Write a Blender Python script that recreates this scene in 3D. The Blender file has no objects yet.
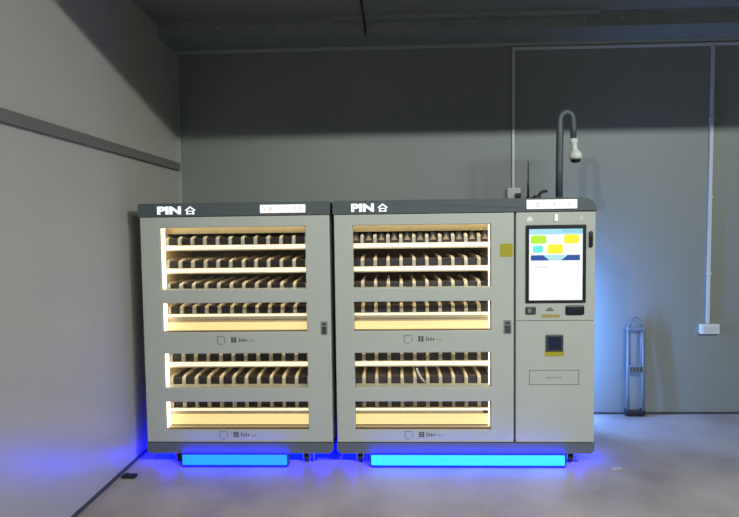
import bpy, bmesh, math, random
from mathutils import Matrix, Vector, Euler
random.seed(4)
S = bpy.context.scene
C = S.collection
PI = math.pi

# ---------------------------------------------------------------- camera
YAW, PIT, ROL = 0.0357, 0.0543, -0.013
CAM = Vector((0.0, -4.0404, 1.7632))
cd = bpy.data.cameras.new('camera')
cam = bpy.data.objects.new('camera', cd)
C.objects.link(cam)
fw = Vector((-math.sin(YAW) * math.cos(PIT), math.cos(YAW) * math.cos(PIT), -math.sin(PIT)))
r_ = Vector((math.cos(YAW), math.sin(YAW), 0))
u_ = r_.cross(fw)
r2 = r_ * math.cos(ROL) + u_ * math.sin(ROL)
u2 = u_ * math.cos(ROL) - r_ * math.sin(ROL)
m = Matrix((r2, u2, -fw)).transposed().to_4x4()
m.translation = CAM
cam.matrix_world = m
cd.sensor_fit = 'HORIZONTAL'
cd.sensor_width = 36.0
cd.lens = 555.0 / 739.0 * 36.0
cd.clip_start = 0.05
S.camera = cam

# ---------------------------------------------------------------- world, lamps, exposure
w = bpy.data.worlds.new('world')
S.world = w
w.use_nodes = True
bg = w.node_tree.nodes['Background']
bg.inputs['Color'].default_value = (0.94, 1.0, 0.95, 1)
bg.inputs['Strength'].default_value = 0.105
S.view_settings.view_transform = 'Standard'
S.view_settings.look = 'None'
S.view_settings.gamma = 1.0
S.view_settings.use_curve_mapping = False
S.view_settings.exposure = 0.0


def point(name, loc, energy, col, radius):
    l = bpy.data.lights.new(name, 'POINT')
    l.energy = energy
    l.color = col
    l.shadow_soft_size = radius
    o = bpy.data.objects.new(name, l)
    o.location = loc
    C.objects.link(o)
    return o


def spot(name, loc, aim, energy, col, radius, cone):
    l = bpy.data.lights.new(name, 'SPOT')
    l.energy = energy
    l.color = col
    l.shadow_soft_size = radius
    l.spot_size = math.radians(cone)
    l.spot_blend = 1.0
    o = bpy.data.objects.new(name, l)
    o.location = loc
    o.rotation_euler = (Vector(aim) - Vector(loc)).to_track_quat('-Z', 'Y').to_euler()
    C.objects.link(o)
    return o


def area(name, loc, rot, sx, sy, energy, col):
    l = bpy.data.lights.new(name, 'AREA')
    l.shape = 'RECTANGLE'
    l.size, l.size_y = sx, sy
    l.energy = energy
    l.color = col
    o = bpy.data.objects.new(name, l)
    o.location = loc
    o.rotation_euler = rot
    C.objects.link(o)
    return o


# two hall lamps hanging behind the camera, beyond the lowered ceiling
spot('hall_lamp_left', (-1.35, -4.5, 4.17), (1.5, 0.6, 0.6), 260, (1.0, 0.985, 0.92), 0.04, 80)
spot('hall_lamp_right', (4.35, -4.5, 4.17), (-1.5, -0.9, -0.1), 560, (1.0, 0.97, 0.84), 0.08, 66)
area('hall_fill_area', (3.3, -4.5, 4.17), (math.radians(60.4), 0, 0), 4.2, 0.05, 165, (0.90, 0.98, 1.0))  # unseen soft fill, added to weaken the lamps' shadows
# blue strips under the two machines (light of the under-glow bars)
area('under_glow_lamp', (-1.16, 0.20, 0.085), (0, 0, 0), 1.34, 0.03, 40, (0.0, 0.001, 1.0))
area('under_glow_lamp', (0.56, 0.20, 0.085), (0, 0, 0), 1.80, 0.03, 70, (0.0, 0.001, 1.0))
area('rear_blue_fill', (1.462, 0.88, 0.80), (0, math.radians(90), math.radians(180 + 38)), 1.2, 0.03, 38, (0.13, 0.32, 1.0))  # added blue fill for the wall right of the machines
area('rear_blue_fill', (-1.2, 0.90, 0.16), (math.radians(90), 0, 0), 1.2, 0.04, 5, (0.0, 0.005, 1.0))  # added weak blue fill behind the left machine


# ---------------------------------------------------------------- materials
def principled(name, col, rough=0.5, metal=0.0, spec=0.5):
    mt = bpy.data.materials.new(name)
    mt.use_nodes = True
    b = mt.node_tree.nodes['Principled BSDF']
    b.inputs['Base Color'].default_value = (*col, 1)
    b.inputs['Roughness'].default_value = rough
    b.inputs['Metallic'].default_value = metal
    b.inputs['Specular IOR Level'].default_value = spec
    return mt


def mottled(name, c1, c2, scale, rough, stretch=(1, 1, 1), bump=0.0, spec=0.5, detail=4, lo=0.3, hi=0.7):
    mt = principled(name, c1, rough, 0, spec)
    nt = mt.node_tree
    b = nt.nodes['Principled BSDF']
    tc = nt.nodes.new('ShaderNodeTexCoord')
    mp = nt.nodes.new('ShaderNodeMapping')
    mp.inputs['Scale'].default_value = stretch
    nz = nt.nodes.new('ShaderNodeTexNoise')
    nz.inputs['Scale'].default_value = scale
    nz.inputs['Detail'].default_value = detail
    rp = nt.nodes.new('ShaderNodeValToRGB')
    rp.color_ramp.elements[0].position = lo
    rp.color_ramp.elements[1].position = hi
    rp.color_ramp.elements[0].color = (*c1, 1)
    rp.color_ramp.elements[1].color = (*c2, 1)
    nt.links.new(tc.outputs['Object'], mp.inputs['Vector'])
    nt.links.new(mp.outputs['Vector'], nz.inputs['Vector'])
    nt.links.new(nz.outputs['Fac'], rp.inputs['Fac'])
    nt.links.new(rp.outputs['Color'], b.inputs['Base Color'])
    if bump:
        bp = nt.nodes.new('ShaderNodeBump')
        bp.inputs['Strength'].default_value = bump
        bp.inputs['Distance'].default_value = 0.01
        nt.links.new(nz.outputs['Fac'], bp.inputs['Height'])
        nt.links.new(bp.outputs['Normal'], b.inputs['Normal'])
    return mt


def emit(name, col, strength, base=(0.8, 0.8, 0.8)):
    mt = principled(name, base, 0.4)
    b = mt.node_tree.nodes['Principled BSDF']
    b.inputs['Emission Color'].default_value = (*col, 1)
    b.inputs['Emission Strength'].default_value = strength
    return mt


def clear_pane(name):
    mt = bpy.data.materials.new(name)
    mt.use_nodes = True
    nt = mt.node_tree
    nt.nodes.clear()
    out = nt.nodes.new('ShaderNodeOutputMaterial')
    tr = nt.nodes.new('ShaderNodeBsdfTransparent')
    gl = nt.nodes.new('ShaderNodeBsdfGlossy')
    gl.inputs['Roughness'].default_value = 0.05
    fr = nt.nodes.new('ShaderNodeFresnel')
    fr.inputs['IOR'].default_value = 1.35
    mx = nt.nodes.new('ShaderNodeMixShader')
    nt.links.new(fr.outputs['Fac'], mx.inputs['Fac'])
    nt.links.new(tr.outputs['BSDF'], mx.inputs[1])
    nt.links.new(gl.outputs['BSDF'], mx.inputs[2])
    nt.links.new(mx.outputs['Shader'], out.inputs['Surface'])
    return mt


M = {}
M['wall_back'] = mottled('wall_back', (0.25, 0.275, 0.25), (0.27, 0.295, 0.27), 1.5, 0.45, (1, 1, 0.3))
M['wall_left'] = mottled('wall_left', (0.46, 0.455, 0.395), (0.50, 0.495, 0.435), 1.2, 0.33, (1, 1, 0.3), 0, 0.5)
M['floor'] = mottled('concrete', (0.28, 0.245, 0.23), (0.53, 0.48, 0.455), 1.3, 0.42, (1, 1, 1), 0.05, 0.4, 8)
M['ceiling'] = mottled('ceiling', (0.22, 0.235, 0.23), (0.26, 0.275, 0.27), 2.0, 0.6)
M['steel'] = mottled('painted_steel', (0.24, 0.27, 0.255), (0.29, 0.32, 0.305), 6.0, 0.45)
M['steel_light'] = principled('light_steel', (0.42, 0.46, 0.43), 0.4)
M['rail'] = principled('rail_grey', (0.17, 0.17, 0.155), 0.5)
M['dark_gap'] = principled('dark_trim', (0.06, 0.06, 0.06), 0.6)
M['panel'] = mottled('machine_panel', (0.505, 0.54, 0.49), (0.525, 0.56, 0.51), 3.0, 0.42)
M['cap'] = principled('cap_grey', (0.09, 0.112, 0.118), 0.45)
M['skirt'] = principled('skirt_grey', (0.13, 0.155, 0.185), 0.45)
M['interior'] = principled('interior_cream', (0.62, 0.53, 0.36), 0.6)
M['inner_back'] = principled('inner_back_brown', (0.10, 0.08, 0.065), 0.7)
M['sill'] = principled('sill_shade_brown', (0.16, 0.09, 0.045), 0.6)
M['shelf'] = principled('shelf_cream', (0.72, 0.64, 0.46), 0.5)
M['divider'] = principled('divider_cream', (0.80, 0.74, 0.60), 0.5)
M['led'] = emit('warm_led', (1.0, 0.84, 0.54), 1.05)
M['led_hidden'] = emit('warm_fill_led', (1.0, 0.80, 0.48), 6.0)
M['led_bar'] = emit('warm_led_bar', (1.0, 0.86, 0.58), 3.0)
M['tray_light'] = emit('tray_light_paint', (1.0, 0.72, 0.28), 0.88, (0.7, 0.6, 0.4))  # emission imitates LED light falling on the tray front
M['pack'] = principled('dark_pack', (0.022, 0.018, 0.022), 0.55)
M['pack_hazed'] = principled('hazed_pack', (0.06, 0.056, 0.066), 0.55)  # dark pack colour lifted to include haze from the glass reflection
M['pack_lid'] = principled('pack_lid', (0.04, 0.033, 0.035), 0.5)
M['tan_print'] = principled('tan_print', (0.62, 0.46, 0.27), 0.6)
M['glass'] = clear_pane('clear_pane')
M['black'] = principled('black_plastic', (0.012, 0.013, 0.016), 0.4)
M['dark_grey'] = principled('dark_grey_plastic', (0.06, 0.065, 0.07), 0.45)
M['navy'] = principled('scanner_glass', (0.015, 0.025, 0.06), 0.15)
M['yellow'] = principled('yellow_sticker', (0.42, 0.38, 0.02), 0.6)
M['ochre'] = principled('ochre_sticker', (0.45, 0.33, 0.10), 0.6)
M['print'] = principled('grey_print', (0.26, 0.275, 0.265), 0.6)
M['print_dark'] = principled('dark_print', (0.13, 0.14, 0.14), 0.6)
M['seam'] = principled('seam_grey', (0.16, 0.17, 0.165), 0.6)
M['white'] = principled('white_plastic', (0.78, 0.79, 0.76), 0.4)
M['conduit'] = principled('conduit_white', (0.62, 0.65, 0.62), 0.4)
M['chrome'] = principled('chrome', (0.6, 0.6, 0.62), 0.25, 1.0)
M['rubber'] = principled('caster_rubber', (0.03, 0.03, 0.03), 0.6)
M['pole'] = principled('pole_grey', (0.075, 0.095, 0.105), 0.4)
M['dolly'] = principled('dolly_grey', (0.18, 0.21, 0.235), 0.45)
M['logo'] = emit('logo_light', (0.80, 0.90, 1.0), 0.95)
M['plate'] = emit('sign_light', (1.0, 0.93, 0.84), 0.62)
M['plate_print'] = emit('sign_print', (0.9, 0.82, 0.72), 0.28, (0.3, 0.3, 0.3))
M['blue_led'] = emit('blue_led', (0.0, 0.33, 1.0), 1.15, (0.05, 0.1, 0.3))
M['cyan_led'] = emit('cyan_led', (0.02, 0.72, 1.0), 1.15, (0.05, 0.1, 0.3))
M['blue_strip'] = emit('blue_strip', (0.0, 0.0, 1.0), 100.0, (0.02, 0.02, 0.1))
M['blue_skirt_fill'] = emit('blue_skirt_fill', (0.0, 0.0, 1.0), 70.0, (0.02, 0.02, 0.1))
M['s_white'] = emit('screen_white', (0.97, 0.98, 1.0), 1.0, (0.02, 0.02, 0.02))
M['s_sky'] = emit('screen_sky', (0.45, 0.85, 1.0), 0.9, (0.02, 0.02, 0.02))
M['s_teal'] = emit('screen_teal', (0.03, 0.50, 0.62), 0.9, (0.02, 0.02, 0.02))
M['s_lime'] = emit('screen_lime', (0.50, 0.95, 0.03), 0.95, (0.02, 0.02, 0.02))
M['s_yellow'] = emit('screen_yellow', (1.0, 0.93, 0.02), 0.98, (0.02, 0.02, 0.02))
M['s_cyan'] = emit('screen_cyan', (0.15, 0.95, 0.85), 0.95, (0.02, 0.02, 0.02))
M['s_navy'] = emit('screen_navy', (0.015, 0.08, 0.38), 0.9, (0.02, 0.02, 0.02))
M['s_pale'] = emit('screen_pale', (0.45, 0.85, 0.88), 0.95, (0.02, 0.02, 0.02))
M['s_grey'] = emit('screen_grey', (0.75, 0.76, 0.76), 0.9, (0.02, 0.02, 0.02))
M['lens_light'] = emit('lens_light', (0.95, 1.0, 1.0), 1.0)
M['icon_added_glow'] = emit('icon_added_glow', (0.8, 0.95, 0.8), 0.10)  # slight emission added so the pale icon stands out, not a lamp
M['icon_dim'] = emit('icon_dim', (0.8, 0.95, 0.7), 0.02, (0.6, 0.65, 0.55))  # same added glow, much fainter
M['paper'] = principled('paper_scrap', (0.5, 0.49, 0.48), 0.7)


# ---------------------------------------------------------------- mesh helpers
def add_box(bm, x0, x1, y0, y1, z0, z1, bevel=0.0, mat=0, seg=2):
    vs = [bm.verts.new(p) for p in ((x0, y0, z0), (x1, y0, z0), (x1, y1, z0), (x0, y1, z0),
                                    (x0, y0, z1), (x1, y0, z1), (x1, y1, z1), (x0, y1, z1))]
    fs = []
    for q in ((0, 3, 2, 1), (4, 5, 6, 7), (0, 1, 5, 4), (1, 2, 6, 5), (2, 3, 7, 6), (3, 0, 4, 7)):
        f = bm.faces.new([vs[i] for i in q])
        f.material_index = mat
        fs.append(f)
    if bevel > 0:
        es = list({e for f in fs for e in f.edges})
        bmesh.ops.bevel(bm, geom=es, offset=bevel, segments=seg, affect='EDGES', profile=0.5, material=-1)


def box(*a, **k):
    bm = bmesh.new()
    add_box(bm, *a, **k)
    return bm


def add_tube(bm, pts, r, n=12, caps=True):
    pts = [Vector(p) for p in pts]
    rings = []
    prev = None
    for i, p in enumerate(pts):
        t = (pts[min(i + 1, len(pts) - 1)] - pts[max(i - 1, 0)]).normalized()
        if prev is None:
            a = Vector((0, 1, 0)) if abs(t.y) < 0.9 else Vector((1, 0, 0))
            prev = t.cross(a).normalized()
        nrm = (prev - t * prev.dot(t)).normalized()
        prev = nrm
        bn = t.cross(nrm)
        rr = r[i] if isinstance(r, (list, tuple)) else r
        rings.append([bm.verts.new(p + nrm * rr * math.cos(2 * PI * k / n) + bn * rr * math.sin(2 * PI * k / n)) for k in range(n)])
    for a, b in zip(rings, rings[1:]):
        for k in range(n):
            bm.faces.new((a[k], a[(k + 1) % n], b[(k + 1) % n], b[k]))
    if caps:
        bm.faces.new(rings[0][::-1])
        bm.faces.new(rings[-1])


def tube(*a, **k):
    bm = bmesh.new()
    add_tube(bm, *a, **k)
    return bm


def prism_xz(bm, outline, y0, y1, mat=0):
    a = [bm.verts.new((x, y0, z)) for x, z in outline]
    b = [bm.verts.new((x, y1, z)) for x, z in outline]
    n = len(a)
    fs = [bm.faces.new(a), bm.faces.new(b[::-1])]
    for i in range(n):
        fs.append(bm.faces.new((a[i], b[i], b[(i + 1) % n], a[(i + 1) % n])))
    for f in fs:
        f.material_index = mat


def obj(name, bm, mats, parent=None, smooth=False):
    bmesh.ops.recalc_face_normals(bm, faces=bm.faces)
    me = bpy.data.meshes.new(name)
    bm.to_mesh(me)
    bm.free()
    for mt in (mats if isinstance(mats, (list, tuple)) else [mats]):
        me.materials.append(mt)
    if smooth:
        for p in me.polygons:
            p.use_smooth = True
    o = bpy.data.objects.new(name, me)
    C.objects.link(o)
    if parent:
        o.parent = parent
        o.matrix_parent_inverse = Matrix.Identity(4)
        l = Vector((0, 0, 0))
        q = parent
        while q:
            l += q.location
            q = q.parent
        me.transform(Matrix.Translation(-l))     # builders work in world coordinates
    return o


def tag(o, label, cat, group=None):
    o['label'] = label
    o['category'] = cat
    if group:
        o['group'] = group
    return o


def thing(name, label, cat, loc, group=None):
    o = bpy.data.objects.new(name, None)
    o.location = loc
    o.empty_display_size = 0.1
    C.objects.link(o)
    return tag(o, label, cat, group)


def struct(name, bm, mats, parent=None):
    o = obj(name, bm, mats, parent)
    if not parent:
        o['kind'] = 'structure'
    return o


def text_mesh(body, size, x0, z0, y, extrude=0.001, width=None):
    cu = bpy.data.curves.new('txt', 'FONT')
    cu.body = body
    cu.size = size
    cu.extrude = extrude
    cu.offset = 0.0035
    o = bpy.data.objects.new('txt', cu)
    C.objects.link(o)
    dg = bpy.context.evaluated_depsgraph_get()
    me = bpy.data.meshes.new_from_object(o.evaluated_get(dg))
    bpy.data.objects.remove(o)
    bm = bmesh.new()
    bm.from_mesh(me)
    bpy.data.meshes.remove(me)
    xs = [v.co.x for v in bm.verts] or [0, 1]
    ys = [v.co.y for v in bm.verts] or [0, 1]
    sx = (width / (max(xs) - min(xs))) if width else 1
    for v in bm.verts:
        c = v.co.copy()
        v.co = Vector((x0 + (c.x - min(xs)) * sx, y - c.z, z0 + c.y - min(ys)))
    return bm


# ---------------------------------------------------------------- setting
XW, YB, ZC = -1.969, 1.142, 3.544
struct('floor', box(-2.2, 7.0, -7.0, YB + 0.1, -0.1, 0.0), M['floor'])
bm = box(XW, 7.0, YB, YB + 0.1, 0.0, ZC)
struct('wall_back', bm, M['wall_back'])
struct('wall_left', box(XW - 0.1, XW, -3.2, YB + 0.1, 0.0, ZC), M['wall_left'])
struct('ceiling', box(XW - 0.1, 7.0, -2.23, YB + 0.1, ZC, ZC + 0.1), M['ceiling'])
# panel joints of the back wall, each a shallow cover strip
for i, x in enumerate((-0.43, 4.6)):
    struct('trim_%d' % (i + 10), box(x - 0.012, x + 0.012, YB - 0.002, YB, 0.02, ZC - 0.12, bevel=0.0008), M['wall_back'])
struct('trim_1', box(XW, XW + 0.028, -3.2, YB - 0.02, 2.325, 2.395, bevel=0.006), M['rail'])
bm = box(XW, XW + 0.03, YB - 0.008, YB, 0.0, ZC - 0.1)
add_box(bm, XW, XW + 0.008, YB - 0.03, YB, 0.0, ZC - 0.1)
struct('trim_2', bm, M['steel_light'])
struct('baseboard_left', box(XW, XW + 0.012, -3.2, YB - 0.02, 0.0, 0.022), M['dark_gap'])
struct('baseboard_back', box(XW + 0.02, 7.0, YB - 0.012, YB, 0.0, 0.018), M['dark_gap'])
# steel channel under the ceiling along the back wall
bm = bmesh.new()
add_box(bm, XW, 7.0, 0.76, 0.775, 3.43, 3.53, bevel=0.003)
add_box(bm, XW, 7.0, 0.76, YB, 3.425, 3.435, bevel=0.002)
add_box(bm, XW, 7.0, 0.74, 0.80, 3.53, 3.544)
beam = struct('trim_3', bm, M['steel'])
for k in range(12):
    x = -1.45 + 0.31 * k
    obj('bolt', tube([(x, 0.752, 3.485), (x, 0.762, 3.485)], 0.011, 8), M['steel_light'], beam)
struct('trim_4', box(XW + 0.03, 7.0, YB - 0.02, YB, 3.395, 3.425, bevel=0.003), M['steel_light'])
struct('trim_5', box(-0.46, 1.75, 0.66, 0.745, 3.515, 3.544, bevel=0.003), M['steel'])

cable = tube([(-0.20, 0.30, 3.544), (-0.195, 0.42, 3.52), (-0.19, 0.60, 3.50), (-0.185, 0.735, 3.46), (-0.183, 0.748, 3.43), (-0.18, 0.752, 3.39)], 0.009, 8)
tag(obj('cable', cable, M['black'], smooth=True), 'thin black cable hanging from the ceiling in front of the steel beam', 'cable')

# ---------------------------------------------------------------- conduits and wall boxes
def conduit(label, bms, hasgroup=None):
    t = thing('cable_conduit', label, 'conduit', (0, YB, 0))
    for b in bms:
        obj('conduit_run', b, M['conduit'], t)
    return t


cz = 3.372
t = thing('cable_conduit', 'white conduit running along the top of back wall and down beside the camera pole', 'conduit', (1.144, YB, 2.11))
obj('vertical_run', box(1.132, 1.158, YB - 0.022, YB - 0.002, 2.117, cz + 0.013, bevel=0.003), M['conduit'], t)
obj('horizontal_run', box(1.158, 5.2, YB - 0.022, YB - 0.002, cz - 0.013, cz + 0.013, bevel=0.003), M['conduit'], t)
t = thing('cable_conduit', 'white vertical conduit dropping to the light switch box at the right', 'conduit', (2.925, YB, 0.82))
obj('vertical_run', box(2.903, 2.933, YB - 0.022, YB - 0.002, 0.847, cz - 0.016, bevel=0.003), M['conduit'], t)
for z in (1.3, 2.0, 2.7):
    obj('clip', box(2.897, 2.939, YB - 0.026, YB - 0.002, z, z + 0.02, bevel=0.002), M['conduit'], t)

t = thing('wall_switch', 'small white switch box on back wall beneath the right conduit', 'switch', (2.93, YB, 0.80))
obj('back_box', box(2.845, 3.015, YB - 0.04, YB, 0.755, 0.845, bevel=0.006), M['white'], t)
obj('rocker', box(2.87, 2.925, YB - 0.046, YB - 0.04, 0.772, 0.828, bevel=0.002), M['conduit'], t)
obj('rocker', box(2.935, 2.99, YB - 0.046, YB - 0.04, 0.772, 0.828, bevel=0.002), M['conduit'], t)

t = thing('wall_socket', 'white power socket on back wall above the right vending machine', 'socket', (1.146, YB, 2.0))
obj('back_box', box(1.085, 1.205, YB - 0.05, YB, 2.0, 2.115, bevel=0.008), M['white'], t)
obj('face_plate', box(1.095, 1.195, YB - 0.055, YB - 0.05, 2.01, 2.105, bevel=0.002), M['conduit'], t)
t = thing('power_plug', 'black plug pushed into the white wall socket', 'plug', (1.175, YB - 0.055, 2.035))
obj('plug_body', box(1.150, 1.196, YB - 0.10, YB - 0.055, 2.018, 2.064, bevel=0.008), M['black'], t)
obj('cord', tube([(1.175, YB - 0.09, 2.02), (1.177, YB - 0.095, 1.9), (1.18, YB - 0.09, 1.6)], 0.006, 8), M['black'], t, True)

# ---------------------------------------------------------------- vending machines
ROWS = [1.650, 1.476, 1.300, 1.128, 0.760, 0.583, 0.402]          # shelf top heights
WINS = [(1.326, 1.785), (1.010, 1.225), (0.588, 0.847), (0.272, 0.482)]
Z0, Z1, ZCAP = 0.172, 1.868, 1.965
DEP = 0.85
NL = 11
PITCH = 0.0965


def frame_with_holes(x0, x1, z0, z1, holes, y0, y1):
    xs = sorted({x0, x1} | {h[0] for h in holes} | {h[1] for h in holes})
    zs = sorted({z0, z1} | {h[2] for h in holes} | {h[3] for h in holes})
    bm = bmesh.new()
    V = {}

    def v(i, j, k):
        if (i, j, k) not in V:
            V[(i, j, k)] = bm.verts.new((xs[i], (y0, y1)[k], zs[j]))
        return V[(i, j, k)]

    def solid(i, j):
        if i < 0 or j < 0 or i >= len(xs) - 1 or j >= len(zs) - 1:
            return False
        cx, cz_ = (xs[i] + xs[i + 1]) / 2, (zs[j] + zs[j + 1]) / 2
        return not any(h[0] < cx < h[1] and h[2] < cz_ < h[3] for h in holes)

    for i in range(len(xs) - 1):
        for j in range(len(zs) - 1):
            if not solid(i, j):
                continue
            bm.faces.new((v(i, j, 0), v(i + 1, j, 0), v(i + 1, j + 1, 0), v(i, j + 1, 0)))
            bm.faces.new((v(i, j, 1), v(i, j + 1, 1), v(i + 1, j + 1, 1), v(i + 1, j, 1)))
            if not solid(i - 1, j):
                bm.faces.new((v(i, j, 0), v(i, j + 1, 0), v(i, j + 1, 1), v(i, j, 1)))
            if not solid(i + 1, j):
                bm.faces.new((v(i + 1, j, 0), v(i + 1, j, 1), v(i + 1, j + 1, 1), v(i + 1, j + 1, 0)))
            if not solid(i, j - 1):
                bm.faces.new((v(i, j, 0), v(i, j, 1), v(i + 1, j, 1), v(i + 1, j, 0)))
            if not solid(i, j + 1):
                bm.faces.new((v(i, j + 1, 0), v(i + 1, j + 1, 0), v(i + 1, j + 1, 1), v(i, j + 1, 1)))
    bmesh.ops.recalc_face_normals(bm, faces=bm.faces)
    es = [e for e in bm.edges if len(e.link_faces) == 2 and e.calc_face_angle(0) > 1.0
          and all(abs(q.co.y - y0) < 1e-5 for q in e.verts)]
    bmesh.ops.bevel(bm, geom=es, offset=0.006, segments=2, affect='EDGES', profile=0.5)
    return bm


def rounded_cap(x0, x1, z0, z1, rl, rr):
    pts = [(x0, z0), (x1, z0)]
    for k in range(7):
        a = k / 6 * PI / 2
        pts.append((x1 - rr + rr * math.cos(a), z1 - rr + rr * math.sin(a)))
    for k in range(7):
        a = PI / 2 + k / 6 * PI / 2
        pts.append((x0 + rl + rl * math.cos(a), z1 - rl + rl * math.sin(a)))
    return pts


def rounded_base(x0, x1, z0, z1, r):
    pts = []
    for k in range(6):
        a = PI + k / 5 * PI / 2
        pts.append((x0 + r + r * math.cos(a), z0 + r + r * math.sin(a)))
    for k in range(6):
        a = 1.5 * PI + k / 5 * PI / 2
        pts.append((x1 - r + r * math.cos(a), z0 + r + r * math.sin(a)))
    return pts + [(x1, z1), (x0, z1)]


def divider_bm(x, z):
    bm = bmesh.new()
    prof = [(0.106, 0.0), (0.106, 0.042), (0.110, 0.052), (0.122, 0.060), (0.145, 0.066), (0.19, 0.071), (0.56, 0.075), (0.56, 0.0)]
    half = [0.0125, 0.0125, 0.0125, 0.012, 0.011, 0.009, 0.008, 0.008]
    a = [bm.verts.new((x - h, y, z + q)) for (y, q), h in zip(prof, half)]
    b = [bm.verts.new((x + h, y, z + q)) for (y, q), h in zip(prof, half)]
    # a foot between the wide nose and the thin plate
    n = len(prof)
    for i in range(n):
        j = (i + 1) % n
        bm.faces.new((a[i], b[i], b[j], a[j]))
    for s in (a, b):
        f = bm.faces.new(s)
        bmesh.ops.triangulate(bm, faces=[f])
    return bm


def small_print(door, x, z, s=1.0):
    """a small icon outline and a line of little dark characters"""
    bm = bmesh.new()
    y0, y1 = -0.0012, 0.0
    w_, h_, e = 0.055 * s, 0.058 * s, 0.007
    add_box(bm, x, x + w_, y0, y1, z + h_ - e, z + h_)
    add_box(bm, x, x + e, y0, y1, z, z + h_)
    add_box(bm, x + w_, x + w_ + e, y0, y1, z + 0.008, z + h_ * 0.75)
    add_box(bm, x + w_ * .2, x + w_ * .8, y0, y1, z - e, z)
    obj('icon_print', bm, M['print'], door)
    bm = bmesh.new()
    cx = x + 0.105
    for k in range(3):                       # dense character
        add_box(bm, cx, cx + 0.040, y0, y1, z + 0.012 + 0.014 * k, z + 0.020 + 0.014 * k)
    add_box(bm, cx + 0.004, cx + 0.011, y0, y1, z + 0.008, z + 0.05)
    add_box(bm, cx + 0.028, cx + 0.035, y0, y1, z + 0.008, z + 0.05)
    cx += 0.057
    for k in range(4):
        hh = (0.034, 0.026, 0.030, 0.024)[k]
        add_box(bm, cx, cx + 0.006, y0, y1, z + 0.014, z + 0.014 + hh)
        add_box(bm, cx, cx + 0.013, y0, y1, z + 0.024, z + 0.030)
        cx += 0.017
    for k in range(3):
        add_box(bm, cx + 0.012, cx + 0.016, y0, y1, z + 0.016, z + 0.030)
        cx += 0.014
    obj('text_print', bm, M['print_dark'], door)


def caster(parent, x, y):
    bm = bmesh.new()
    add_box(bm, x - 0.035, x + 0.035, y - 0.035, y + 0.035, 0.080, 0.092, bevel=0.002)
    add_box(bm, x - 0.026, x - 0.020, y - 0.03, y + 0.03, 0.030, 0.082)
    add_box(bm, x + 0.020, x + 0.026, y - 0.03, y + 0.03, 0.030, 0.082)
    add_tube(bm, [(x - 0.03, y, 0.036), (x + 0.03, y, 0.036)], 0.008, 8)
    c = obj('caster', bm, M['chrome'], parent)
    obj('wheel', tube([(x - 0.017, y, 0.036), (x - 0.012, y, 0.036), (x + 0.012, y, 0.036), (x + 0.017, y, 0.036)], [0.030, 0.036, 0.036, 0.030], 20), M['rubber'], c, True)
    # threaded levelling foot beside the wheel
    obj('levelling_foot', tube([(x + 0.05, y, 0.0), (x + 0.05, y, 0.008), (x + 0.05, y, 0.012), (x + 0.05, y, 0.092)], [0.02, 0.02, 0.007, 0.007], 12), M['chrome'], c)


def glow_bar(parent, x0, x1, mt):
    b = obj('glow_bar', box(x0 - 0.012, x1 + 0.012, -0.028, 0.02, 0.004, 0.094, bevel=0.004), M['dark_grey'], parent)
    obj('diffuser', box(x0, x1, -0.042, -0.026, 0.017, 0.092, bevel=0.007, seg=3), mt, b)
    obj('led_strip', box(x0, x1, -0.040, -0.027, 0.002, 0.016, bevel=0.003), M['blue_strip'], b)
    obj('led_strip', box(x0, x1, -0.026, -0.014, 0.0935, 0.096), M['blue_skirt_fill'], b)  # upper strip added to throw blue light onto the skirt


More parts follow.
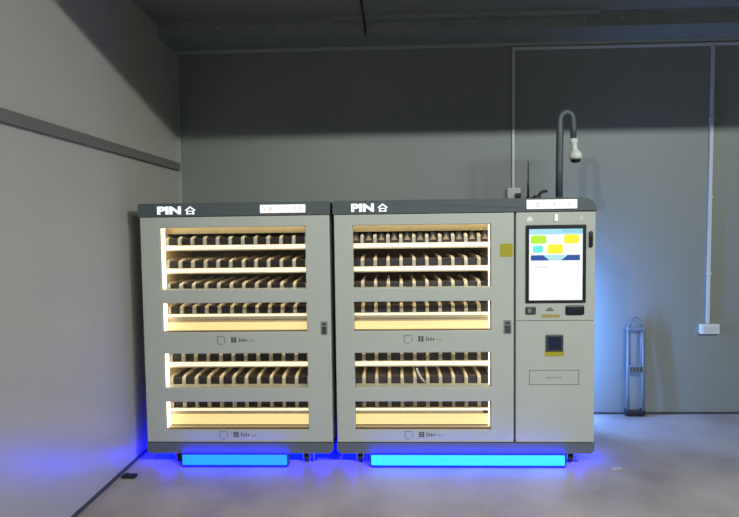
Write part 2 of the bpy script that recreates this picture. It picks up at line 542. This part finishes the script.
def make_machine(x0, x1, door_x1, wx0, wx1, lane0, label, roundings):
    t = thing('vending_machine', label, 'vending machine', ((x0 + x1) / 2, DEP / 2, 0))
    # cabinet shell
    bm = bmesh.new()
    add_box(bm, x0, x0 + 0.03, 0.09, DEP, Z0, Z1)
    add_box(bm, x1 - 0.03, x1, 0.09, DEP, Z0, Z1)
    add_box(bm, x0 + 0.03, x1 - 0.03, DEP - 0.03, DEP, Z0, Z1)
    add_box(bm, x0 + 0.03, x1 - 0.03, 0.09, DEP - 0.03, Z0, Z0 + 0.03)
    add_box(bm, x0 + 0.03, x1 - 0.03, 0.09, DEP - 0.03, Z1 - 0.03, Z1)
    if door_x1 < x1:
        add_box(bm, door_x1 - 0.02, door_x1 + 0.01, 0.09, DEP - 0.03, Z0 + 0.03, Z1 - 0.03)
    obj('cabinet', bm, M['panel'], t)
    bm = bmesh.new()
    prism_xz(bm, rounded_cap(x0 - 0.004, x1 + 0.004, Z1, ZCAP, *roundings), -0.006, DEP)
    cap = obj('top_cap', bm, M['cap'], t)
    bm = bmesh.new()
    prism_xz(bm, rounded_base(x0, x1, 0.092, Z0, 0.04), -0.004, DEP)
    obj('base_skirt', bm, M['skirt'], t)
    # interior lining
    lx0, lx1 = lane0 - PITCH / 2, lane0 + (NL - 0.5) * PITCH
    obj('inner_wall', box(lx0 - 0.03, lx0 - 0.012, 0.095, 0.66, Z0 + 0.03, Z1 - 0.03), M['interior'], t)
    obj('inner_wall', box(lx1 + 0.012, lx1 + 0.03, 0.095, 0.66, Z0 + 0.03, Z1 - 0.03), M['interior'], t)
    obj('inner_back', box(lx0 - 0.03, lx1 + 0.03, 0.66, 0.675, Z0 + 0.03, Z1 - 0.03), M['inner_back'], t)
    v = obj('valance', box(lx0 - 0.012, lx1 + 0.012, 0.16, 0.172, 1.738, Z1 - 0.03), M['interior'], t)
    # door
    holes = [(wx0, wx1, a, b) for a, b in WINS]
    door = obj('door', frame_with_holes(x0 + 0.004, door_x1 - 0.004, Z0 + 0.004, Z1 - 0.004, holes, 0.0, 0.088), M['panel'], t)
    for q, (a, b) in enumerate(WINS):
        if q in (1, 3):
            obj('sill_shade_strip', box(wx0, wx1, 0.012, 0.048, a, a + 0.003), M['sill'], door)  # dark strip stands in for shade on the sill
        obj('window_pane', box(wx0, wx1, 0.006, 0.010, a, b), M['glass'], door)
        for s in (0,) if door_x1 == x1 else (1,):
            xx = wx0 if s == 0 else wx1 - 0.004
            obj('light_bar', box(xx, xx + 0.004, 0.025 if s == 0 else 0.066, 0.086, a + 0.004, b - 0.004), M['led_bar'], door)
    # shelves with dividers
    proto = None
    for k, z in enumerate(ROWS):
        bm = bmesh.new()
        add_box(bm, lx0 - 0.01, lx1 + 0.01, 0.096, 0.655, z - 0.012, z)
        add_box(bm, lx0 - 0.01, lx1 + 0.01, 0.096, 0.104, z - 0.040, z + 0.004, bevel=0.001)
        if k in (3, 6):
            add_box(bm, lx0 - 0.01, lx1 + 0.01, 0.110, 0.114, z - 0.128, z - 0.012)
        sh = obj('shelf', bm, M['shelf'], t)
        obj('light_strip', box(lx0 - 0.01, lx1 + 0.01, 0.091, 0.097, z - 0.029 if k not in (3, 6) else z - 0.016, z), M['led'], sh)
        zt = z + (0.152 if k == 0 else 0.139)
        obj('light_strip', box(lx0, lx1, 0.106, 0.120, zt, zt + 0.006), M['led_hidden'], sh)  # hidden strip, added to light the dividers and packs below it
        if k in (3, 6):      # panel made to glow, standing in for LED light on the tray
            obj('painted_tray_light', box(lx0 - 0.01, lx1 + 0.01, 0.100, 0.108, z - 0.126, z - (0.064 if k == 3 else 0.046), bevel=0.002), M['tray_light'], sh)
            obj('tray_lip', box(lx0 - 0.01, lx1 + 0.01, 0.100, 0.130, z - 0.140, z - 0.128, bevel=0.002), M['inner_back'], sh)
        for i in range(NL + 1):
            if proto is None:
                proto = obj('divider', divider_bm(lane0 + (i - 0.5) * PITCH, z), M['divider'], sh)
                base = (i, z)
            else:
                d = proto.copy()
                C.objects.link(d)
                d.parent = sh
                d.location = ((i - base[0]) * PITCH, 0, z - base[1])
    return t, cap, door


def lit_sign(cap, x0, x1, z0, z1):
    s = obj('lit_sign', box(x0, x1, -0.018, -0.006, z0, z1, bevel=0.004), M['plate'], cap)
    x = x0 + 0.03
    hgt = z1 - z0
    for k, (wd, gap) in enumerate(((0.012, 0.022), (0.030, 0.02), (0.010, 0.03), (0.012, 0.02), (0.018, 0.05), (0.015, 0.02), (0.02, 0.02))):
        if x + wd > x1 - 0.02:
            break
        bm = bmesh.new()
        add_box(bm, x, x + wd, -0.0185, -0.018, z0 + 0.25 * hgt, z0 + 0.33 * hgt)
        add_box(bm, x + wd * .4, x + wd * .6, -0.0186, -0.018, z0 + 0.25 * hgt, z0 + 0.72 * hgt)
        add_box(bm, x, x + wd, -0.0185, -0.018, z0 + 0.55 * hgt, z0 + 0.63 * hgt)
        x += wd + gap
        obj('sign_character', bm, M['plate_print'], s)


def logo(cap, x, z, wd):
    obj('logo_sign', text_mesh('PIN', 0.075, x, z, -0.0075, 0.0015, wd * 0.62), M['logo'], cap)
    bm = bmesh.new()
    hx, hw, hh = x + wd * 0.72, wd * 0.28, 0.058
    prism_xz(bm, [(hx, z + hh * 0.5), (hx + hw * .5, z + hh), (hx + hw, z + hh * 0.5), (hx + hw * .9, z + hh * .42), (hx + hw * .5, z + hh * .8), (hx + hw * .1, z + hh * .42)], -0.009, -0.006)
    add_box(bm, hx + hw * .15, hx + hw * .85, -0.009, -0.006, z + hh * .34, z + hh * .44)
    add_box(bm, hx + hw * .15, hx + hw * .28, -0.009, -0.006, z, z + hh * .34)
    add_box(bm, hx + hw * .72, hx + hw * .85, -0.009, -0.006, z, z + hh * .34)
    add_box(bm, hx + hw * .15, hx + hw * .85, -0.009, -0.006, z, z + hh * .10)
    obj('logo_symbol', bm, M['logo'], cap)


# left machine
A0, A1 = -1.8406, -0.431
AL = -1.634
t1, cap1, door1 = make_machine(A0, A1, A1, -1.690, -0.613, AL,
                               'left vending machine, light grey, with no touch screen, beside the left wall', (0.01, 0.01))
logo(cap1, -1.700, 1.884, 0.285)
lit_sign(cap1, -0.938, -0.606, 1.884, 1.944)
small_print(door1, -1.285, 0.900 + 0.02)
small_print(door1, -1.285, 0.205)
# right machine
B0, B1, BD = -0.405, 1.4865, 0.905
BL = -0.250
t2, cap2, door2 = make_machine(B0, B1, BD, -0.265, 0.735, BL,
                               'right vending machine, light grey, with a bright touch screen column', (0.01, 0.10))
logo(cap2, -0.272, 1.884, 0.265)
lit_sign(cap2, 0.987, 1.345, 1.886, 1.952)
small_print(door2, 0.100, 0.920)
small_print(door2, 0.100, 0.205)


def lock(door, x0, x1, z0, z1):
    h = obj('handle', box(x0, x1, -0.008, 0.0, z0, z1, bevel=0.003), M['print'], door)
    obj('lock_cylinder', box(x0 + 0.008, x1 - 0.008, -0.014, -0.008, z0 + 0.008, z0 + (z1 - z0) * 0.62, bevel=0.003), M['dark_grey'], h)
    obj('lock_lever', box(x0 + 0.012, x1 - 0.012, -0.014, -0.008, z1 - 0.028, z1 - 0.010, bevel=0.002), M['dark_grey'], h)


lock(door1, -0.507, -0.460, 0.985, 1.085)
lock(door2, 0.828, 0.882, 0.985, 1.085)
obj('warning_sticker', box(0.800, 0.892, -0.0015, 0.0, 1.545, 1.640), M['yellow'], door2)

# touch screen column of the right machine
col = obj('control_panel', box(BD + 0.010, B1 - 0.004, 0.0, 0.088, Z0 + 0.004, Z1 - 0.004, bevel=0.006), M['panel'], t2)
obj('panel_seam', box(BD + 0.016, B1 - 0.012, -0.0012, 0.0, 1.076, 1.081), M['seam'], col)
bez = obj('screen_bezel', box(0.984, 1.413, -0.012, 0.0, 1.208, 1.771, bevel=0.005), M['black'], col)
bm = bmesh.new()
SX0, SX1, SZ0, SZ1 = 1.006, 1.386, 1.228, 1.742


def cell(u0, u1, v0, v1, mat):
    """a coloured field of the display, u and v as fractions from the upper left"""
    add_box(bm, SX0 + u0 * (SX1 - SX0), SX0 + u1 * (SX1 - SX0), -0.0135 - 0.0003 * (mat > 0), -0.0125,
            SZ1 - v1 * (SZ1 - SZ0), SZ1 - v0 * (SZ1 - SZ0), mat=mat)


def rcell(u0, u1, v0, v1, mat):
    x0, x1 = SX0 + u0 * (SX1 - SX0), SX0 + u1 * (SX1 - SX0)
    z1, z0 = SZ1 - v0 * (SZ1 - SZ0), SZ1 - v1 * (SZ1 - SZ0)
    r = 0.016
    pts = []
    for cx, cz_, a0 in ((x0 + r, z0 + r, PI), (x1 - r, z0 + r, 1.5 * PI), (x1 - r, z1 - r, 0), (x0 + r, z1 - r, .5 * PI)):
        for k in range(5):
            a = a0 + k / 4 * PI / 2
            pts.append((cx + r * math.cos(a), cz_ + r * math.sin(a)))
    prism_xz(bm, pts, -0.0142, -0.0125, mat)


cell(0, 1, 0, 1, 0)
cell(0.0, 1.0, 0.0, 0.075, 1)
cell(0.62, 1.0, 0.0, 0.055, 2)
rcell(0.03, 0.32, 0.09, 0.205, 3)
rcell(0.65, 0.93, 0.08, 0.205, 4)
rcell(0.34, 0.63, 0.215, 0.345, 4)
rcell(0.07, 0.26, 0.23, 0.33, 5)
cell(0.03, 0.95, 0.365, 0.44, 7)
prism_xz(bm, [(SX0 + u * (SX1 - SX0), SZ1 - v * (SZ1 - SZ0)) for u, v in ((0.03, 0.44), (0.38, 0.44), (0.26, 0.365), (0.03, 0.365))], -0.0144, -0.0125, 6)
prism_xz(bm, [(SX0 + u * (SX1 - SX0), SZ1 - v * (SZ1 - SZ0)) for u, v in ((0.60, 0.44), (0.95, 0.44), (0.95, 0.365), (0.72, 0.365))], -0.0144, -0.0125, 6)
for k in range(8):
    cell(0.12 + 0.03 * k, 0.135 + 0.03 * k, 0.52, 0.54, 8)
obj('display', bm, [M[k] for k in ('s_white', 's_sky', 's_teal', 's_lime', 's_yellow', 's_cyan', 's_navy', 's_pale', 's_grey')], bez)
# marks over the screen
bm = bmesh.new()
prism_xz(bm, [(0.990, 1.800), (1.035, 1.800), (1.028, 1.822), (1.012, 1.836), (0.996, 1.822)], -0.002, 0)
obj('face_icon', bm, M['icon_added_glow'], col)
c = obj('face_camera', box(1.186, 1.212, -0.006, 0.0, 1.796, 1.850, bevel=0.006), M['white'], col)
obj('camera_light', box(1.190, 1.208, -0.008, -0.006, 1.802, 1.844, bevel=0.0005), M['lens_light'], c)
bm = bmesh.new()
prism_xz(bm, [(1.365, 1.800), (1.392, 1.800), (1.392, 1.830), (1.378, 1.838), (1.365, 1.830)], -0.002, 0)
obj('service_icon', bm, M['icon_dim'], col)
# card reader, slot, scanner
rd = obj('coin_reader', box(0.985, 1.057, -0.008, 0.0, 1.125, 1.180, bevel=0.008), M['dark_grey'], col)
obj('reader_window', box(1.000, 1.022, -0.010, -0.008, 1.138, 1.166, bevel=0.0005), M['print'], rd)
rd = obj('card_reader', box(1.272, 1.402, -0.014, 0.0, 1.120, 1.188, bevel=0.010), M['black'], col)
obj('reader_window', box(1.315, 1.350, -0.016, -0.014, 1.140, 1.165, bevel=0.0005), M['navy'], rd)
bm = bmesh.new()
add_box(bm, 1.130, 1.186, -0.0012, 0, 1.148, 1.160)
add_box(bm, 1.142, 1.174, -0.0012, 0, 1.163, 1.172)
obj('text_print', bm, M['print_dark'], col)
obj('sticker', box(1.100, 1.230, -0.0015, 0, 1.100, 1.122), M['ochre'], col)
sc = obj('scanner', box(1.130, 1.255, -0.010, 0.0, 0.852, 0.975, bevel=0.006), M['dark_grey'], col)
obj('scanner_window', box(1.145, 1.240, -0.012, -0.010, 0.866, 0.960, bevel=0.0005), M['navy'], sc)
obj('sticker', box(1.124, 1.262, -0.0015, 0, 0.816, 0.853), M['yellow'], col)
bm = bmesh.new()
hx0, hx1, hz0, hz1, e = 1.012, 1.372, 0.605, 0.715, 0.004
add_box(bm, hx0, hx1, -0.0012, 0, hz0, hz0 + e)
add_box(bm, hx0, hx1, -0.0012, 0, hz1 - e, hz1)
add_box(bm, hx0, hx0 + e, -0.0012, 0, hz0, hz1)
add_box(bm, hx1 - e, hx1, -0.0012, 0, hz0, hz1)
ht = obj('hatch', bm, M['seam'], col)
bm = bmesh.new()
for k in range(6):
    x = 1.135 + 0.02 * k
    add_box(bm, x, x + 0.013, -0.0012, 0, 0.655, 0.660)
    add_box(bm, x + 0.005, x + 0.008, -0.0012, 0, 0.650, 0.668)
obj('text_print', bm, M['print'], ht)
# turned latch at the right edge
lt = obj('latch', box(1.434, 1.458, -0.014, 0.0, 1.605, 1.725, bevel=0.014), M['dark_grey'], col)
obj('latch_lever', box(1.439, 1.453, -0.026, -0.014, 1.615, 1.690, bevel=0.005), M['black'], lt)

for parent, xs in ((t1, (-1.615, -0.640)), (t2, (-0.235, 1.330))):
    for x in xs:
        caster(parent, x, 0.075)
        caster(parent, x, 0.77)
glow_bar(t1, -1.560, -0.775, M['blue_led'])
glow_bar(t2, -0.150, 1.262, M['cyan_led'])

# small dark clip on the lowest rail of the right machine
tag(obj('rail_clip', box(0.690, 0.730, 0.082, 0.091, 0.368, 0.388, bevel=0.003), M['black']),
    'small black clip on the lowest shelf rail at its right end', 'clip')

# ---------------------------------------------------------------- dark packs in the lanes
ORD = ['first', 'second', 'third', 'fourth', 'fifth', 'sixth', 'seventh', 'eighth', 'ninth', 'tenth', 'eleventh']
SHELF = ['top shelf', 'second-highest shelf', 'third-highest shelf', 'fourth-highest shelf',
         'third-lowest shelf', 'second-lowest shelf', 'bottom shelf']


def pack_proto(mt, printed):
    t = bpy.data.objects.new('product_pack', None)
    C.objects.link(t)
    wd, hh = 0.033, 0.056
    bm = bmesh.new()
    if printed:          # tent-shaped pack with a tan triangle on its front
        prism_xz(bm, [(-wd, 0), (wd, 0), (wd, 0.030), (0.008, 0.082), (-0.008, 0.082), (-wd, 0.030)], 0, 0.40)
        obj('carton', bm, mt, t)
        bm = bmesh.new()
        prism_xz(bm, [(-0.023, 0.022), (0.023, 0.022), (0.0, 0.062)], -0.0025, 0.0)
        obj('printed_triangle', bm, M['tan_print'], t)
        return t
    add_box(bm, -wd, wd, 0, 0.40, 0, hh - 0.012, bevel=0.003)
    obj('carton', bm, mt, t)
    bm = bmesh.new()
    add_box(bm, -wd - 0.001, wd + 0.001, -0.001, 0.401, hh - 0.012, hh, bevel=0.003)
    obj('lid', bm, M['pack_lid'] if mt is M['pack'] else mt, t)
    return t


def copy_thing(o):
    r = o.copy()
    C.objects.link(r)
    for ch in o.children:
        c_ = ch.copy()
        C.objects.link(c_)
        c_.parent = r
    return r


for side, lane0, mt in (('left', AL, M['pack']), ('right', BL, M['pack_hazed'])):
    protos = {}
    for k, z in enumerate(ROWS):
        printed = side == 'right' and k == 0
        for i in range(NL):
            key = printed
            if key not in protos:
                o = protos[key] = pack_proto(mt, printed)
            else:
                o = copy_thing(protos[key])
            o.location = (lane0 + i * PITCH, 0.122, z + 0.0015)
            nth = {0: 'leftmost', NL - 1: 'rightmost'}.get(i, ORD[i] + ' from left')
            tag(o, 'dark pack%s, %s, %s of %s vending machine' %
                (' with tan triangle' if printed else '', nth, SHELF[k], side),
                'packaged product', 'dark packs on the %s of the %s machine' % (SHELF[k], side))

# pale curved strip lying across two lanes
bm = bmesh.new()
pts = []
for k in range(9):
    a = k / 8
    pts.append((0.200 + 0.062 * a ** 1.7, 0.112 - 0.002 * a, 0.705 - 0.112 * a))
add_tube(bm, pts, [0.004 + 0.006 * math.sin(PI * (k + 1) / 10) for k in range(9)], 8)
for v_ in bm.verts:
    v_.co.y = 0.112 + (v_.co.y - 0.112) * 0.4
tag(obj('plastic_strip', bm, M['white'], smooth=True), 'pale curved strip lying over the dark packs in the right machine', 'strip')

# ---------------------------------------------------------------- things on top of the right machine
PY = 0.30
t = thing('camera_pole', 'dark grey gooseneck pole with white camera on the right machine', 'camera pole', (1.312, PY, ZCAP))
pts = [(1.312, PY, ZCAP), (1.312, PY, 2.2), (1.314, PY, 2.40), (1.314, PY, 2.565)]
for k in range(1, 13):
    a = PI - k / 12 * PI * 0.93
    pts.append((1.364 + 0.050 * math.cos(a), PY, 2.565 + 0.062 * math.sin(a)))
pts.append((1.417, PY, 2.50))
pts.append((1.418, PY, 2.425))
obj('pole', tube(pts, [0.027] * 4 + [0.026] * 12 + [0.023, 0.021], 16), M['pole'], t, True)
obj('flange', tube([(1.312, PY, ZCAP), (1.312, PY, ZCAP + 0.008), (1.312, PY, ZCAP + 0.012)], [0.05, 0.05, 0.03], 20), M['pole'], t)
tl = 0.014
cp = [(1.418 + tl * a, PY - 0.01 * a, zz) for a, zz in ((0, 2.428), (0, 2.42), (0.1, 2.405), (0.3, 2.385), (0.5, 2.355), (0.7, 2.335), (0.8, 2.318), (0.9, 2.298), (1.0, 2.282), (1.0, 2.270))]
cam_o = obj('camera_housing', tube(cp, [0.026, 0.032, 0.032, 0.022, 0.020, 0.028, 0.044, 0.050, 0.048, 0.040], 20), M['white'], t, True)
obj('lens', tube([(1.432, PY - 0.01, 2.270), (1.430, PY - 0.012, 2.256), (1.429, PY - 0.013, 2.246)], [0.038, 0.036, 0.024], 20), M['black'], cam_o, True)

t = thing('antenna', 'thin black rod antenna on the right machine beside the camera pole', 'antenna', (1.075, PY, ZCAP))
obj('base', tube([(1.075, PY, ZCAP), (1.075, PY, ZCAP + 0.02), (1.075, PY, ZCAP + 0.03)], [0.022, 0.02, 0.008], 16), M['black'], t, True)
obj('rod', tube([(1.075, PY, ZCAP + 0.03), (1.075, PY, 2.10), (1.075, PY, 2.105), (1.075, PY, 2.265)], [0.008, 0.008, 0.0045, 0.004], 8), M['black'], t, True)
obj('cord', tube([(1.09, PY - 0.01, 1.975), (1.11, PY - 0.02, 1.985), (1.135, PY - 0.02, 1.986)], 0.005, 8), M['black'], t, True)
t = thing('table_lamp_clamp', 'small black bent bracket on the right machine between antenna and pole', 'bracket', (1.14, PY - 0.02, ZCAP))
t.name = 'bent_bracket'
obj('foot', box(1.115, 1.165, PY - 0.045, PY + 0.005, ZCAP, ZCAP + 0.036, bevel=0.006), M['black'], t)
obj('arm', tube([(1.145, PY - 0.02, ZCAP + 0.03), (1.165, PY - 0.02, ZCAP + 0.052), (1.19, PY - 0.02, ZCAP + 0.066), (1.215, PY - 0.02, ZCAP + 0.062)], [0.009, 0.011, 0.013, 0.010], 10), M['black'], t, True)

# ---------------------------------------------------------------- folding hand trolley against the back wall
ty = YB - 0.07
t = thing('hand_trolley', 'narrow grey folded hand trolley standing upright against the back wall', 'hand trolley', (2.25, ty, 0))
for sx in (-1, 1):
    obj('upright', tube([(2.25 + sx * 0.070, ty, 0.03), (2.25 + sx * 0.066, ty + 0.02, 0.82)], 0.013, 10), M['dolly'], t, True)
    obj('inner_tube', tube([(2.25 + sx * 0.052, ty + 0.012, 0.44), (2.25 + sx * 0.052, ty + 0.03, 0.81)], 0.009, 10), M['rail'], t, True)
    wl = obj('wheel', tube([(2.25 + sx * 0.060, ty + 0.02, 0.035), (2.25 + sx * 0.078, ty + 0.02, 0.035)], 0.035, 18), M['rubber'], t)
    obj('hub', tube([(2.25 + sx * 0.058, ty + 0.02, 0.035), (2.25 + sx * 0.080, ty + 0.02, 0.035)], 0.014, 12), M['chrome'], wl)
obj('top_bar', box(2.25 - 0.080, 2.25 + 0.080, ty, ty + 0.035, 0.795, 0.835, bevel=0.006), M['dolly'], t)
obj('crossbar', box(2.25 - 0.080, 2.25 + 0.080, ty - 0.004, ty + 0.026, 0.405, 0.475, bevel=0.006), M['dolly'], t)
bm = bmesh.new()
for k in range(4):
    add_box(bm, 2.25 - 0.055 + 0.03 * k, 2.25 - 0.037 + 0.03 * k, ty - 0.007, ty - 0.004, 0.42, 0.46)
obj('latch_slots', bm, M['dark_grey'], t)
obj('base_plate', box(2.25 - 0.085, 2.25 + 0.085, ty - 0.02, ty + 0.02, 0.012, 0.060, bevel=0.006), M['black'], t)
obj('handle', tube([(2.25 + 0.05 * math.cos(PI * k / 10), ty + 0.018, 0.835 + 0.085 * math.sin(PI * k / 10) ** 0.7) for k in range(11)], 0.007, 8), M['rail'], t, True)

# ---------------------------------------------------------------- bits on the floor
t = thing('floor_bracket', 'small flat black bracket on the floor at the foot of left wall', 'bracket', (-1.88, -0.20, 0))
obj('plate', box(-1.93, -1.83, -0.235, -0.185, 0.0, 0.022, bevel=0.006), M['black'], t)
obj('lug', box(-1.915, -1.89, -0.225, -0.195, 0.022, 0.03, bevel=0.003), M['black'], t)
bm = bmesh.new()
prism = [(1.58, -0.06), (1.615, -0.075), (1.66, -0.06), (1.668, -0.035), (1.62, -0.028), (1.59, -0.04)]
a = [bm.verts.new((x, y, 0.0)) for x, y in prism]
b = [bm.verts.new((x + 0.003, y, 0.006 + 0.004 * (i % 2))) for i, (x, y) in enumerate(prism)]
bm.faces.new(a); bm.faces.new(b)
for i in range(6):
    bm.faces.new((a[i], a[(i + 1) % 6], b[(i + 1) % 6], b[i]))
tag(obj('paper_scrap', bm, M['paper']), 'small pale scrap lying on the floor right of the machines', 'scrap')
